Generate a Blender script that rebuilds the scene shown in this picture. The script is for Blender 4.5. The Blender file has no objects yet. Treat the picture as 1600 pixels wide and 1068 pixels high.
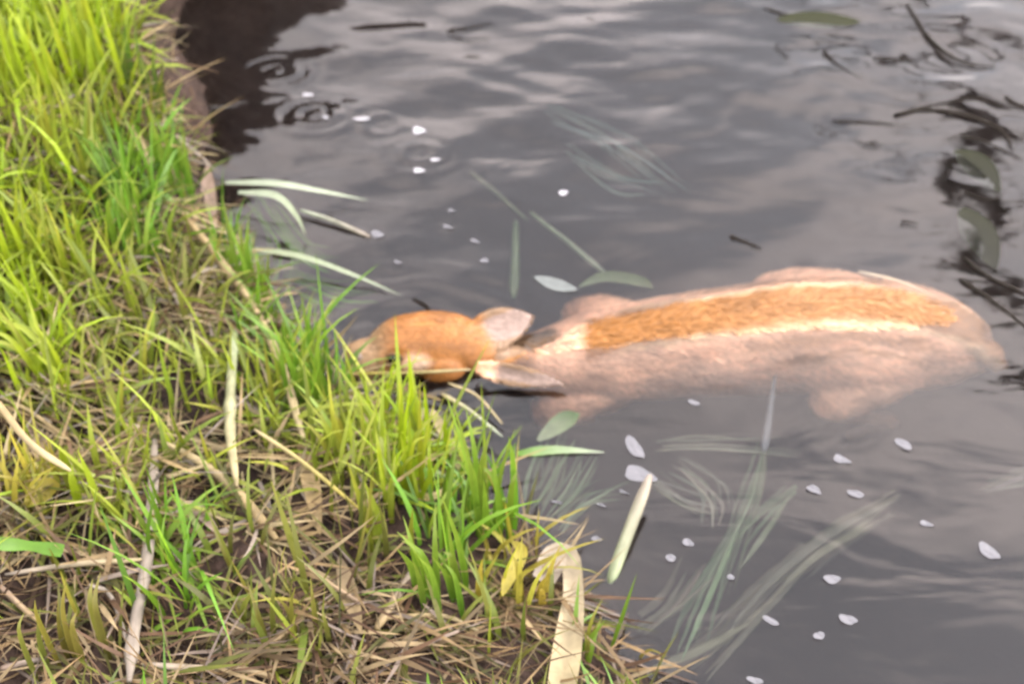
import bpy, bmesh, math, random
import numpy as np
from mathutils import Vector, Matrix, noise
from mathutils.bvhtree import BVHTree
random.seed(7); rng = np.random.default_rng(7)
S = bpy.context.scene
COL = S.collection
# ---------------------------------------------------------------- camera
PITCH = math.radians(48.0); DIST = 2.0
CAM = Vector((0, -DIST*math.cos(PITCH), DIST*math.sin(PITCH)))
cd = bpy.data.cameras.new('camera'); cam = bpy.data.objects.new('camera', cd); COL.objects.link(cam)
cam.location = CAM; cam.rotation_euler = (math.pi/2-PITCH, 0, 0)
cd.sensor_width = 36; cd.lens = 45; cd.clip_start = 0.02; cd.clip_end = 500
cd.dof.use_dof = True; cd.dof.focus_distance = 1.3; cd.dof.aperture_fstop = 4.0
S.camera = cam
# ---------------------------------------------------------------- sky
w = bpy.data.worlds.new('World'); S.world = w; w.use_nodes = True
nt = w.node_tree; N = nt.nodes; L = nt.links
for n in list(N): N.remove(n)
SUN_EL = 42; SUN_AZ = 74      # azimuth clockwise from +y
out = N.new('ShaderNodeOutputWorld'); bg = N.new('ShaderNodeBackground')
sky = N.new('ShaderNodeTexSky'); sky.sky_type = 'NISHITA'; sky.sun_disc = False
sky.sun_elevation = math.radians(SUN_EL); sky.sun_rotation = math.radians(SUN_AZ)
sky.dust_density = 2.2; sky.air_density = 1.0
hs = N.new('ShaderNodeHueSaturation'); hs.inputs['Saturation'].default_value = 0.22
tc = N.new('ShaderNodeTexCoord')
cn = N.new('ShaderNodeTexNoise'); cn.inputs['Scale'].default_value = 3.6; cn.inputs['Detail'].default_value = 3
cr = N.new('ShaderNodeValToRGB'); cr.color_ramp.elements[0].position = .40; cr.color_ramp.elements[1].position = .62
cr.color_ramp.elements[0].color = (1.65,1.64,1.72,1); cr.color_ramp.elements[1].color = (3.6,3.2,3.02,1)
mx = N.new('ShaderNodeMix'); mx.data_type = 'RGBA'; mx.blend_type = 'MULTIPLY'; mx.inputs[0].default_value = 1
L.new(tc.outputs['Generated'], cn.inputs['Vector']); L.new(cn.outputs['Fac'], cr.inputs['Fac'])
cover = N.new('ShaderNodeMix'); cover.data_type = 'RGBA'; cover.inputs[0].default_value = .6; cover.inputs[7].default_value = (4.6,4.6,4.75,1)   # even cloud cover over the clear sky
L.new(sky.outputs['Color'], hs.inputs['Color']); L.new(hs.outputs['Color'], cover.inputs[6]); L.new(cover.outputs[2], mx.inputs[6]); L.new(cr.outputs['Color'], mx.inputs[7])
L.new(mx.outputs[2], bg.inputs['Color']); bg.inputs['Strength'].default_value = 0.15
L.new(bg.outputs['Background'], out.inputs['Surface'])
# ---------------------------------------------------------------- sun (overcast: soft)
sd = bpy.data.lights.new('sun', 'SUN'); sd.energy = 0.7; sd.angle = math.radians(30); sd.color = (1, .95, .86)
sun = bpy.data.objects.new('sun', sd); COL.objects.link(sun)
az = math.radians(SUN_AZ); el = math.radians(SUN_EL)
sun.rotation_euler = Vector((-math.sin(az)*math.cos(el), -math.cos(az)*math.cos(el), -math.sin(el))).to_track_quat('-Z', 'Y').to_euler()
S.view_settings.view_transform = 'Standard'; S.view_settings.look = 'None'
S.view_settings.gamma = 1; S.view_settings.use_curve_mapping = False
S.view_settings.exposure = 1.6
S.render.engine = 'CYCLES'
S.cycles.use_denoising = True; S.cycles.filter_width = 2.2
S.cycles.max_bounces = 6; S.cycles.transparent_max_bounces = 16; S.cycles.volume_bounces = 1
S.cycles.sample_clamp_indirect = 6

# ---------------------------------------------------------------- pixel <-> place (used only to work out where things stand)
F = 1600*45/36
RX = Vector((1,0,0)); UP = Vector((0, math.sin(PITCH), math.cos(PITCH))); FW = Vector((0, math.cos(PITCH), -math.sin(PITCH)))
def ray(px, py): return (FW + RX*((px-800)/F) - UP*((py-534)/F)).normalized()
def P(px, py, z=0.0):
    d = ray(px, py); return CAM + d*((z-CAM.z)/d.z)

# ---------------------------------------------------------------- terrain height
shore = [(30,60),(6,12),(1.2,3.4),(.0,2.5),(-.42,1.8),(-.50,1.35),(-.52,1.1),(-.60,1.0),(-.69,.95)]
shore += [tuple(P(a,b)[:2]) for a,b in [(262,70),(305,130),(326,210),(318,300),(345,380),(400,450),(450,520),(520,600),(610,655),(720,715),(800,800),(880,865),(935,950),(990,1060)]]
shore += [(.32,-.95),(.6,-1.6),(1.2,-2.6),(8,-14),(30,-60)]
shore = np.array(shore)
poly = np.vstack([shore, [(-60,-60),(-60,60)]])
def vnoise(x, y, s, seed=0):
    # cheap smooth value noise, vectorised
    X = x*s+seed*17.3; Y = y*s+seed*9.1
    xi = np.floor(X); yi = np.floor(Y); xf = X-xi; yf = Y-yi
    xf = xf*xf*(3-2*xf); yf = yf*yf*(3-2*yf)
    def h(a, b):
        v = np.sin(a*127.1+b*311.7+seed*74.7)*43758.5453; return v-np.floor(v)
    return (h(xi,yi)*(1-xf)+h(xi+1,yi)*xf)*(1-yf)+(h(xi,yi+1)*(1-xf)+h(xi+1,yi+1)*xf)*yf
def sdist(x, y):
    x = np.atleast_1d(np.asarray(x, float)); y = np.atleast_1d(np.asarray(y, float))
    best = np.full(x.shape, 1e9)
    for (ax,ay),(bx,by) in zip(shore[:-1], shore[1:]):
        dx, dy = bx-ax, by-ay
        t = np.clip(((x-ax)*dx+(y-ay)*dy)/(dx*dx+dy*dy), 0, 1)
        best = np.minimum(best, np.hypot(x-ax-t*dx, y-ay-t*dy))
    ins = np.zeros(x.shape, bool); n = len(poly); j = n-1
    for i in range(n):
        xi, yi = poly[i]; xj, yj = poly[j]
        if yi != yj:
            ins ^= ((yi > y) != (yj > y)) & (x < (xj-xi)*(y-yi)/(yj-yi)+xi)
        j = i
    return np.where(ins, best, -best)
def sstep(a, b, v):
    t = np.clip((v-a)/(b-a), 0, 1); return t*t*(3-2*t)
def H(x, y):
    x = np.atleast_1d(np.asarray(x, float)); y = np.atleast_1d(np.asarray(y, float))
    wob = (vnoise(x,y,9,1)-.5)*.05 + (vnoise(x,y,27,2)-.5)*.02
    d = sdist(x, y) + wob*np.clip(1.5-np.abs(y)*.2, .2, 1)
    k = sstep(-.15, .35, y); k2 = sstep(.75, 1.25, y)*(1-sstep(4,7,y))
    hb = .07 + .12*k +   .55*k2; s = .13 - .085*k + .05*k2
    up = hb*(1-np.exp(-np.maximum(d,0)/s)) + .10*np.minimum(np.maximum(d,0), 3)
    dn = -.55*(1-np.exp(np.minimum(d,0)/.28))
    bump = (vnoise(x,y,14,3)-.5)*.03 + (vnoise(x,y,40,4)-.5)*.014 + (vnoise(x,y,90,5)-.5)*.006
    return np.where(d>0, up, dn) + bump*sstep(-.3,.05,d)
def h1(x, y): return float(H(x, y)[0])
def G(px, py, dz=0.0):
    """the place on the ground (bank or water, whichever is higher) that shows at this pixel"""
    d = ray(px, py); ts = np.linspace(.7, 6, 700)
    X = CAM.x+d.x*ts; Y = CAM.y+d.y*ts; Z = CAM.z+d.z*ts
    g = np.maximum(H(X, Y), 0)+dz
    i = int(np.argmax(Z <= g)); return Vector((X[i], Y[i], float(g[i])))

# ---------------------------------------------------------------- materials
def mat(name):
    m = bpy.data.materials.new(name); m.use_nodes = True
    return m, m.node_tree.nodes, m.node_tree.links, m.node_tree.nodes['Principled BSDF']
def attr_leaf(name, K=.70, rough=.45, transl=.35, spec=.4, scale=60, amp=.25):
    m, n, l, b = mat(name)
    a = n.new('ShaderNodeAttribute'); a.attribute_name = 'Col'
    t = n.new('ShaderNodeTexNoise'); t.inputs['Scale'].default_value = scale; t.inputs['Detail'].default_value = 3
    tc = n.new('ShaderNodeTexCoord'); l.new(tc.outputs['Object'], t.inputs['Vector'])
    mr = n.new('ShaderNodeMapRange'); mr.inputs[3].default_value = K*(1-amp); mr.inputs[4].default_value = K*(1+amp)
    l.new(t.outputs['Fac'], mr.inputs[0])
    v = n.new('ShaderNodeVectorMath'); v.operation = 'SCALE'
    l.new(a.outputs['Color'], v.inputs[0]); l.new(mr.outputs[0], v.inputs['Scale'])
    l.new(v.outputs[0], b.inputs['Base Color']); b.inputs['Roughness'].default_value = rough
    b.inputs['Specular IOR Level'].default_value = spec
    bp = n.new('ShaderNodeBump'); bp.inputs['Strength'].default_value = .3; bp.inputs['Distance'].default_value = .001
    l.new(t.outputs['Fac'], bp.inputs['Height']); l.new(bp.outputs['Normal'], b.inputs['Normal'])
    if transl:
        tr = n.new('ShaderNodeBsdfTranslucent'); l.new(v.outputs[0], tr.inputs['Color'])
        ms = n.new('ShaderNodeMixShader'); ms.inputs[0].default_value = transl
        l.new(b.outputs[0], ms.inputs[1]); l.new(tr.outputs[0], ms.inputs[2])
        l.new(ms.outputs[0], n['Material Output'].inputs['Surface'])
    return m
M_leaf = attr_leaf('grass_leaf'); M_straw = attr_leaf('dry_straw', .5, .6, .12, .3, 45, .6)
M_fur = attr_leaf('fur', 1., .5, .0, .35, 130, .3)
M_twig = attr_leaf('wet_bark', .6, .8, 0, .1, 120, .3)

# mud
M_mud, n, l, b = mat('bank_mud')
tc = n.new('ShaderNodeTexCoord')
t1 = n.new('ShaderNodeTexNoise'); t1.inputs['Scale'].default_value = 7; t1.inputs['Detail'].default_value = 8
t2 = n.new('ShaderNodeTexNoise'); t2.inputs['Scale'].default_value = 70; t2.inputs['Detail'].default_value = 6
for t in (t1, t2): l.new(tc.outputs['Object'], t.inputs['Vector'])
r = n.new('ShaderNodeValToRGB'); r.color_ramp.elements[0].position = .36; r.color_ramp.elements[1].position = .66
r.color_ramp.elements[0].color = (.006,.004,.003,1); r.color_ramp.elements[1].color = (.048,.031,.024,1)
e = r.color_ramp.elements.new(.5); e.color = (.024,.015,.011,1)
ad = n.new('ShaderNodeMath'); ad.operation = 'MULTIPLY_ADD'; ad.inputs[1].default_value = .5
hl = n.new('ShaderNodeMath'); hl.operation = 'MULTIPLY'; hl.inputs[1].default_value = .5
l.new(t1.outputs['Fac'], hl.inputs[0]); l.new(t2.outputs['Fac'], ad.inputs[0]); l.new(hl.outputs[0], ad.inputs[2])
l.new(ad.outputs[0], r.inputs['Fac']); l.new(r.outputs['Color'], b.inputs['Base Color'])
b.inputs['Roughness'].default_value = .75; b.inputs['Specular IOR Level'].default_value = .12
bp = n.new('ShaderNodeBump'); bp.inputs['Strength'].default_value = .8; bp.inputs['Distance'].default_value = .008
l.new(t2.outputs['Fac'], bp.inputs['Height']); l.new(bp.outputs['Normal'], b.inputs['Normal'])

# water: fresnel mirror over clear body, murk as real volume
M_water = bpy.data.materials.new('murky_water'); M_water.use_nodes = True
n = M_water.node_tree.nodes; l = M_water.node_tree.links
for q in list(n): n.remove(q)
o = n.new('ShaderNodeOutputMaterial'); tr = n.new('ShaderNodeBsdfRefraction'); tr.inputs['IOR'].default_value = 1.33; tr.inputs['Roughness'].default_value = .02; gl = n.new('ShaderNodeBsdfGlossy')
gl.inputs['Roughness'].default_value = .05
fr = n.new('ShaderNodeFresnel'); fr.inputs['IOR'].default_value = 1.51
ms = n.new('ShaderNodeMixShader')
tc = n.new('ShaderNodeTexCoord'); mp = n.new('ShaderNodeMapping'); mp.inputs['Scale'].default_value = (3.0, 8, 5)
mp.inputs['Rotation'].default_value = (0, 0, math.radians(8))
wn = n.new('ShaderNodeTexNoise'); wn.inputs['Scale'].default_value = 1.0; wn.inputs['Detail'].default_value = 3; wn.inputs['Distortion'].default_value = .6
l.new(tc.outputs['Object'], mp.inputs['Vector']); l.new(mp.outputs[0], wn.inputs['Vector'])
bp = n.new('ShaderNodeBump'); bp.inputs['Strength'].default_value = .3; bp.inputs['Distance'].default_value = .016
l.new(wn.outputs['Fac'], bp.inputs['Height'])
l.new(bp.outputs['Normal'], gl.inputs['Normal']); l.new(bp.outputs['Normal'], tr.inputs['Normal']); l.new(bp.outputs['Normal'], fr.inputs['Normal'])
l.new(fr.outputs[0], ms.inputs[0]); l.new(tr.outputs[0], ms.inputs[1]); l.new(gl.outputs[0], ms.inputs[2])
l.new(ms.outputs[0], o.inputs['Surface'])
pv = n.new('ShaderNodeVolumePrincipled'); pv.inputs['Color'].default_value = (.13,.105,.10,1); pv.inputs['Density'].default_value = 3.0
l.new(pv.outputs[0], o.inputs['Volume'])

def simple(name, col, rough=.5, spec=.5, emit=None):
    m, n, l, b = mat(name); b.inputs['Base Color'].default_value = (*col, 1); b.inputs['Roughness'].default_value = rough
    b.inputs['Specular IOR Level'].default_value = spec
    t = n.new('ShaderNodeTexNoise'); t.inputs['Scale'].default_value = 150; bp = n.new('ShaderNodeBump'); bp.inputs['Strength'].default_value = .15
    bp.inputs['Distance'].default_value = .001
    l.new(t.outputs['Fac'], bp.inputs['Height']); l.new(bp.outputs['Normal'], b.inputs['Normal'])
    return m
M_eye = simple('dark_eye', (.010,.007,.004), .2, .4)
M_nose = simple('wet_nose', (.10,.065,.045), .35, .5)
M_hoof = simple('hoof', (.03,.026,.022), .35)
M_petal = simple('pale_petal', (.115,.115,.125), .7, .25)
M_foam = simple('foam_bubble', (.30,.30,.32), .3, .6)

# ---------------------------------------------------------------- mesh helpers
def put(name, verts, faces, m, parent=None, cols=None, smooth=True, cat=None, label=None, group=None, kind=None):
    me = bpy.data.meshes.new(name); me.from_pydata([tuple(v) for v in verts] if not isinstance(verts, np.ndarray) else verts.tolist(), [], faces if not isinstance(faces, np.ndarray) else faces.tolist())
    if cols is not None:
        ca = me.color_attributes.new('Col', 'FLOAT_COLOR', 'POINT')
        c = np.ones((len(me.vertices), 4), np.float32); c[:, :3] = np.asarray(cols, np.float32); ca.data.foreach_set('color', c.ravel())
    me.materials.append(m)
    if smooth: me.polygons.foreach_set('use_smooth', [True]*len(me.polygons))
    me.update()
    ob = bpy.data.objects.new(name, me); COL.objects.link(ob)
    if parent: ob.parent = parent
    if cat: ob['category'] = cat
    if label: ob['label'] = label
    if group: ob['group'] = group
    if kind: ob['kind'] = kind
    return ob
def thing(name, loc, cat, label, group=None):
    e = bpy.data.objects.new(name, None); COL.objects.link(e); e.location = loc; e.empty_display_size = .02
    e['category'] = cat; e['label'] = label
    if group: e['group'] = group
    return e
def catmull(pts, n):
    pts = [Vector(p) for p in pts]
    if len(pts) == 2: return [pts[0].lerp(pts[1], i/n) for i in range(n+1)]
    q = [pts[0]*2-pts[1]]+pts+[pts[-1]*2-pts[-2]]
    res = []; segs = len(pts)-1
    for i in range(n+1):
        u = i/n*segs; k = min(int(u), segs-1); t = u-k; a,b_,c,d = q[k:k+4]
        res.append(.5*((2*b_)+(c-a)*t+(2*a-5*b_+4*c-d)*t*t+(3*b_-a-3*c+d)*t**3))
    return res
def vary(c, amt=.12):
    k = 1+random.uniform(-amt, amt); return tuple(max(.002, v*k*(1+random.uniform(-amt*.4, amt*.4))) for v in c)
def blade_geo(pts, wd, c0, c1, origin, shape='blade', n=9, fold=.22):
    """a leaf blade: three rows of vertices with a raised fold, on a curve facing the camera side loosely"""
    cv = catmull(pts, n); V = []; Fc = []; C = []
    for i, p in enumerate(cv):
        t = i/n
        tan = (cv[min(i+1, n)]-cv[max(i-1, 0)]).normalized()
        view = (CAM-p).normalized(); view = (view+Vector((0,0,.7))).normalized()
        side = tan.cross(view).normalized(); nor = side.cross(tan).normalized()
        if nor.z < 0 : nor = -nor
        if shape == 'blade': k = min(1, .45+2.2*t)*max(0.04, (1-t**2.2))
        elif shape == 'leaf': k = max(.05, math.sin(math.pi*min(1, t*.96+.03))**.8)
        else: k = .85+.15*math.sin(9*t)
        ww = wd*.5*k
        V += [p-side*ww-origin, p-nor*ww*fold-origin, p+side*ww-origin]
        c = [a*(1-t)+b_*t for a, b_ in zip(c0, c1)]
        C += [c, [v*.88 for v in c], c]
        if i: 
            a = 3*(i-1); Fc += [(a,a+1,a+4,a+3),(a+1,a+2,a+5,a+4)]
    return V, Fc, C
def tube_geo(pts, r0, r1, c0, c1, origin, n=14, m=7, knots=(), wob=.0):
    cv = catmull(pts, n); V = []; Fc = []; C = []
    for i, p in enumerate(cv):
        t = i/n
        tan = (cv[min(i+1, n)]-cv[max(i-1, 0)]).normalized()
        a = tan.cross(Vector((.1,.2,1))).normalized(); b_ = tan.cross(a)
        r = r0*(1-t)+r1*t
        for k in knots: r *= 1+.45*math.exp(-((t-k)/.025)**2)
        r *= (1+wob*math.sin(i*2.7+1))*(1-.6*t**10)*(1-.5*(1-t)**14)
        for j in range(m):
            an = 2*math.pi*j/m; V.append(p+(a*math.cos(an)+b_*math.sin(an))*r-origin)
            kk = 1+.18*math.sin(j*3.1+i*.7); C.append([(x*(1-t)+y*t)*kk for x, y in zip(c0, c1)])
        if i:
            for j in range(m):
                q = (i-1)*m; Fc.append((q+j, q+(j+1)%m, q+m+(j+1)%m, q+m+j))
    Fc.append(tuple(range(m-1, -1, -1))); Fc.append(tuple(range(n*m, n*m+m)))
    return V, Fc, C

# ---------------------------------------------------------------- ground sheet (bank + bed in one)
def axis(lo, hi, a, b_, step, grow=1.35):
    core = list(np.arange(a, b_+1e-6, step)); s = step; x = core[-1]; right = []
    while x < hi: s *= grow; x = min(hi, x+s); right.append(x)
    s = step; x = core[0]; left = []
    while x > lo: s *= grow; x = max(lo, x-s); left.append(x)
    return np.array(left[::-1]+core+right)
def sheet(xs, ys, zf):
    X, Y = np.meshgrid(xs, ys); Z = zf(X.ravel(), Y.ravel())
    V = np.stack([X.ravel(), Y.ravel(), Z], 1); nx, ny = len(xs), len(ys)
    i, j = np.meshgrid(np.arange(nx-1), np.arange(ny-1)); a = (j*nx+i).ravel()
    return V, np.stack([a, a+1, a+nx+1, a+nx], 1)
V, Fq = sheet(axis(-58,58,-1.3,1.1,.0085), axis(-58,58,-.95,1.6,.0085), H)
put('ground', V, Fq, M_mud, kind='structure')

# ---------------------------------------------------------------- water
def ring(x, y, c, r0, amp, lam, fall):
    d = np.hypot((x-c.x)*.75, y-c.y)+.012*(vnoise(x,y,18,55)-.5); return amp*np.sin(2*np.pi*(d-r0)/lam)*np.exp(-((d-r0)/fall)**2)*(.2+1.2*vnoise(x,y,14,56))
def wz(x, y):
    m = (1-sstep(1.5, 2.4, np.abs(x)))*(1-sstep(1.4, 2.3, np.abs(y)))
    z = .0016*np.sin(2*np.pi*(y*.94+x*.35)/.26+1.3*np.sin(x*5))+.0011*np.sin(2*np.pi*(y*.9-x*.5)/.17+2)
    z *= sstep(-.5,.6,y)*.8+.2
    z += .0004*np.sin(2*np.pi*(y+x*.2+.03*np.sin(x*11))/.075)*sstep(.0,.8,y)
    for px, py, r0, a, lam, f in RINGS: z = z+ring(x, y, P(px, py), r0, a, lam, f)
    z += (vnoise(x,y*2.2,13,8)-.5)*.0022*sstep(-.1,.7,y)+(vnoise(x,y*1.5,30,9)-.5)*.0006*sstep(-.6,.3,y)
    return z*m
RINGS = [(430,110,.02,.0016,.028,.04),(655,240,.02,.0016,.03,.035),(490,180,.02,.0015,.03,.035),(600,195,.02,.0013,.034,.03),(640,540,.13,.0006,.04,.06),(1480,90,.02,.0008,.05,.06)]
xs = axis(-57,57,-.75,1.35,.0075); ys = axis(-57,57,-1.0,1.35,.0075)
V, Fq = sheet(xs, ys, wz); nx, ny = len(xs), len(ys); Fq = [tuple(q) for q in Fq.tolist()]
per = [i for i in range(nx)]+[j*nx+nx-1 for j in range(1,ny)]+[(ny-1)*nx+i for i in range(nx-2,-1,-1)]+[j*nx for j in range(ny-2,0,-1)]
nv = len(V); low = V[per].copy(); low[:,2] = -1.0; V = np.vstack([V, low]); k = len(per)
for i in range(k): j = (i+1)%k; Fq.append((per[j], per[i], nv+i, nv+j))
Fq.append(tuple(nv+i for i in range(k-1,-1,-1)))
me = bpy.data.meshes.new('water'); me.from_pydata(V.tolist(), [], Fq); me.materials.append(M_water)
me.polygons.foreach_set('use_smooth', [True]*(len(Fq)-k-1)+[False]*(k+1))
wo = bpy.data.objects.new('water', me); COL.objects.link(wo); wo['kind'] = 'structure'

# ---------------------------------------------------------------- deer
def ellipse_loft(bm, st, m=20):
    """st: (point, half width across, half height)"""
    rows = []; pts = [s[0] for s in st]; n = len(st)
    for i, (p, a, b_) in enumerate(st):
        tan = (pts[min(i+1,n-1)]-pts[max(i-1,0)]).normalized()
        side = tan.cross(Vector((0,0,1)))
        side = side.normalized() if side.length > .05 else Vector((0,1,0))
        up = side.cross(tan).normalized()
        rows.append([bm.verts.new(p+side*a*math.cos(2*math.pi*j/m)+up*b_*math.sin(2*math.pi*j/m)) for j in range(m)])
    for r0, r1 in zip(rows[:-1], rows[1:]):
        for j in range(m): bm.faces.new((r0[j], r0[(j+1)%m], r1[(j+1)%m], r1[j]))
    bm.faces.new(rows[0][::-1]); bm.faces.new(rows[-1])
def smooth_st(st, n):
    P3 = catmull([s[0] for s in st], n); A = catmull([Vector((s[1], s[2], 0)) for s in st], n)
    return [(p, max(.003,a.x), max(.003,a.y)) for p, a in zip(P3, A)]
def stn(rows): return [(P(a,b_,z), hw, hh) for a,b_,z,hw,hh in rows]
bm = bmesh.new()
torso = stn([(735,552,-.004,.036,.040),(785,574,-.034,.034,.042),(850,580,-.060,.056,.062),(920,576,-.078,.078,.082),(1000,566,-.090,.088,.093),(1110,556,-.098,.094,.106),
             (1230,548,-.106,.102,.117),(1340,546,-.106,.104,.117),(1430,548,-.094,.092,.103),(1488,552,-.075,.068,.080),(1524,556,-.062,.040,.052)])
ellipse_loft(bm, smooth_st(torso, 44), 28)
head = stn([(544,566,.002,.020,.018),(549,565,.003,.031,.027),(566,564,.004,.036,.032),(590,560,.006,.036,.034),(606,552,.010,.042,.040),(628,543,.014,.050,.047),(665,536,.016,.050,.049),(700,537,.014,.050,.049),(730,543,.008,.043,.044),(765,556,-.006,.034,.038)])
ellipse_loft(bm, smooth_st(head, 26), 24)
def ball(c, r, rot=0):
    res = bmesh.ops.create_icosphere(bm, subdivisions=3, radius=1)
    Mx = Matrix.Translation(c) @ Matrix.Rotation(rot, 4, 'Z') @ Matrix.Diagonal((*r, 1))
    bmesh.ops.transform(bm, matrix=Mx, verts=res['verts'])
ball(P(1345,596,-.105), (.115,.055,.085), .15)      # near haunch
ball(P(1275,484,-.085), (.12,.05,.06), -.1)        # far haunch
ball(P(935,618,-.12), (.072,.05,.08), .2)          # near shoulder
ball(P(945,520,-.085), (.07,.04,.06), -.1)         # far shoulder
ball(P(642,524,.047), (.022,.022,.012))            # brow
ball(P(646,570,.030), (.026,.014,.016), .2)        # cheekbone below the eye
ball(P(690,578,.005), (.035,.02,.028))             # jaw
legs = [
 [(1390,590,-.11,.055,.055),(1325,630,-.12,.046,.048),(1285,662,-.15,.028,.03),(1320,700,-.27,.014,.016),(1370,715,-.30,.013,.014),(1340,735,-.37,.009,.010),(1300,760,-.45,.009,.009)],
 [(1330,520,-.13,.05,.05),(1260,500,-.18,.036,.036),(1240,510,-.22,.024,.025),(1300,540,-.28,.014,.015),(1350,560,-.31,.013,.014),(1320,590,-.38,.009,.01),(1290,600,-.45,.009,.009)],
 [(930,620,-.10,.042,.045),(890,650,-.11,.034,.035),(850,672,-.14,.022,.024),(905,690,-.25,.013,.014),(915,700,-.28,.014,.015),(880,722,-.35,.009,.010),(860,735,-.42,.009,.009)],
 [(950,545,-.13,.04,.04),(905,550,-.17,.027,.03),(880,560,-.20,.018,.02),(920,590,-.27,.012,.013),(925,600,-.30,.013,.014),(890,620,-.37,.009,.01),(880,625,-.43,.009,.009)]]
for lg in legs: ellipse_loft(bm, smooth_st(stn(lg), 26), 14)
def ear(base, tip, wd, facing, thick=.004):
    ax = tip-base; Ln = ax.length; ax.normalize(); side = ax.cross(facing).normalized(); nor = side.cross(ax).normalized()
    if nor.dot(facing) < 0: nor = -nor
    nu, nv_ = 12, 16; top = []; bot = []
    for i in range(nv_+1):
        t = i/nv_; hwid = wd*max(.12, 1.1*math.sin(math.pi*min(1,.16+t*.84))**.8)
        ra, rb = [], []
        for j in range(nu+1):
            s = j/nu*2-1; cup = .42*hwid*(s*s)*(1-.5*t)+.05*wd*(1-t)
            p = base+ax*Ln*t+side*hwid*s+nor*(cup)
            ra.append(bm.verts.new(p+nor*thick)); rb.append(bm.verts.new(p-nor*thick))
        top.append(ra); bot.append(rb)
    for i in range(nv_):
        for j in range(nu):
            bm.faces.new((top[i][j],top[i][j+1],top[i+1][j+1],top[i+1][j])); bm.faces.new((bot[i][j],bot[i+1][j],bot[i+1][j+1],bot[i][j+1]))
        bm.faces.new((top[i][0],top[i+1][0],bot[i+1][0],bot[i][0])); bm.faces.new((top[i][nu],bot[i][nu],bot[i+1][nu],top[i+1][nu]))
    for q, rv in ((0, 1), (nv_, -1)):
        for j in range(nu): bm.faces.new((top[q][j],bot[q][j],bot[q][j+1],top[q][j+1])[::rv])
EARS = [(P(728,528,.035), P(832,494,.022), .029, Vector((-.1,-.75,.65))), (P(742,572,.026), P(882,600,.012), .0145, Vector((0,-.75,.6)))]
for e_ in EARS: ear(e_[0], e_[1], e_[2], e_[3].normalized())
# short tail
ellipse_loft(bm, smooth_st(stn([(1505,540,-.03,.018,.018),(1536,562,-.05,.022,.018),(1545,590,-.075,.008,.008)]), 8), 12)
bmesh.ops.recalc_face_normals(bm, faces=bm.faces)
me = bpy.data.meshes.new('body'); bm.to_mesh(me); bm.free()
tmp = bpy.data.objects.new('body', me); COL.objects.link(tmp)
rm = tmp.modifiers.new('r', 'REMESH'); rm.mode = 'VOXEL'; rm.voxel_size = .0034
sm = tmp.modifiers.new('s', 'SMOOTH'); sm.factor = .5; sm.iterations = 7
bpy.context.view_layer.update()
ev = tmp.evaluated_get(bpy.context.evaluated_depsgraph_get()); body_me = bpy.data.meshes.new_from_object(ev)
bpy.data.objects.remove(tmp)
bv = np.empty(len(body_me.vertices)*3); body_me.vertices.foreach_get('co', bv); bv = bv.reshape(-1,3)
bn = np.empty(len(body_me.vertices)*3); body_me.vertices.foreach_get('normal', bn); bn = bn.reshape(-1,3)
# wet fur clumps pressed into real relief
rel = (vnoise(bv[:,0]*.16,bv[:,1]+bv[:,2],150,11)-.5)*.0016+(vnoise(bv[:,0]*.4,bv[:,1]-bv[:,2],45,12)-.5)*.003
rel *= sstep(.02,.16,bv[:,0])*.6+.4
ec_ = np.array(P(620,565,.035)); de = np.linalg.norm((bv-ec_)*np.array([1,1.2,1]),axis=1)
rel += -.0045*np.exp(-(de/.016)**2)+.002*np.exp(-((de-.026)/.007)**2)*(bv[:,2]>ec_[2]-.005)
bv = bv+bn*rel[:,None]; body_me.vertices.foreach_set('co', bv.ravel())
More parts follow.
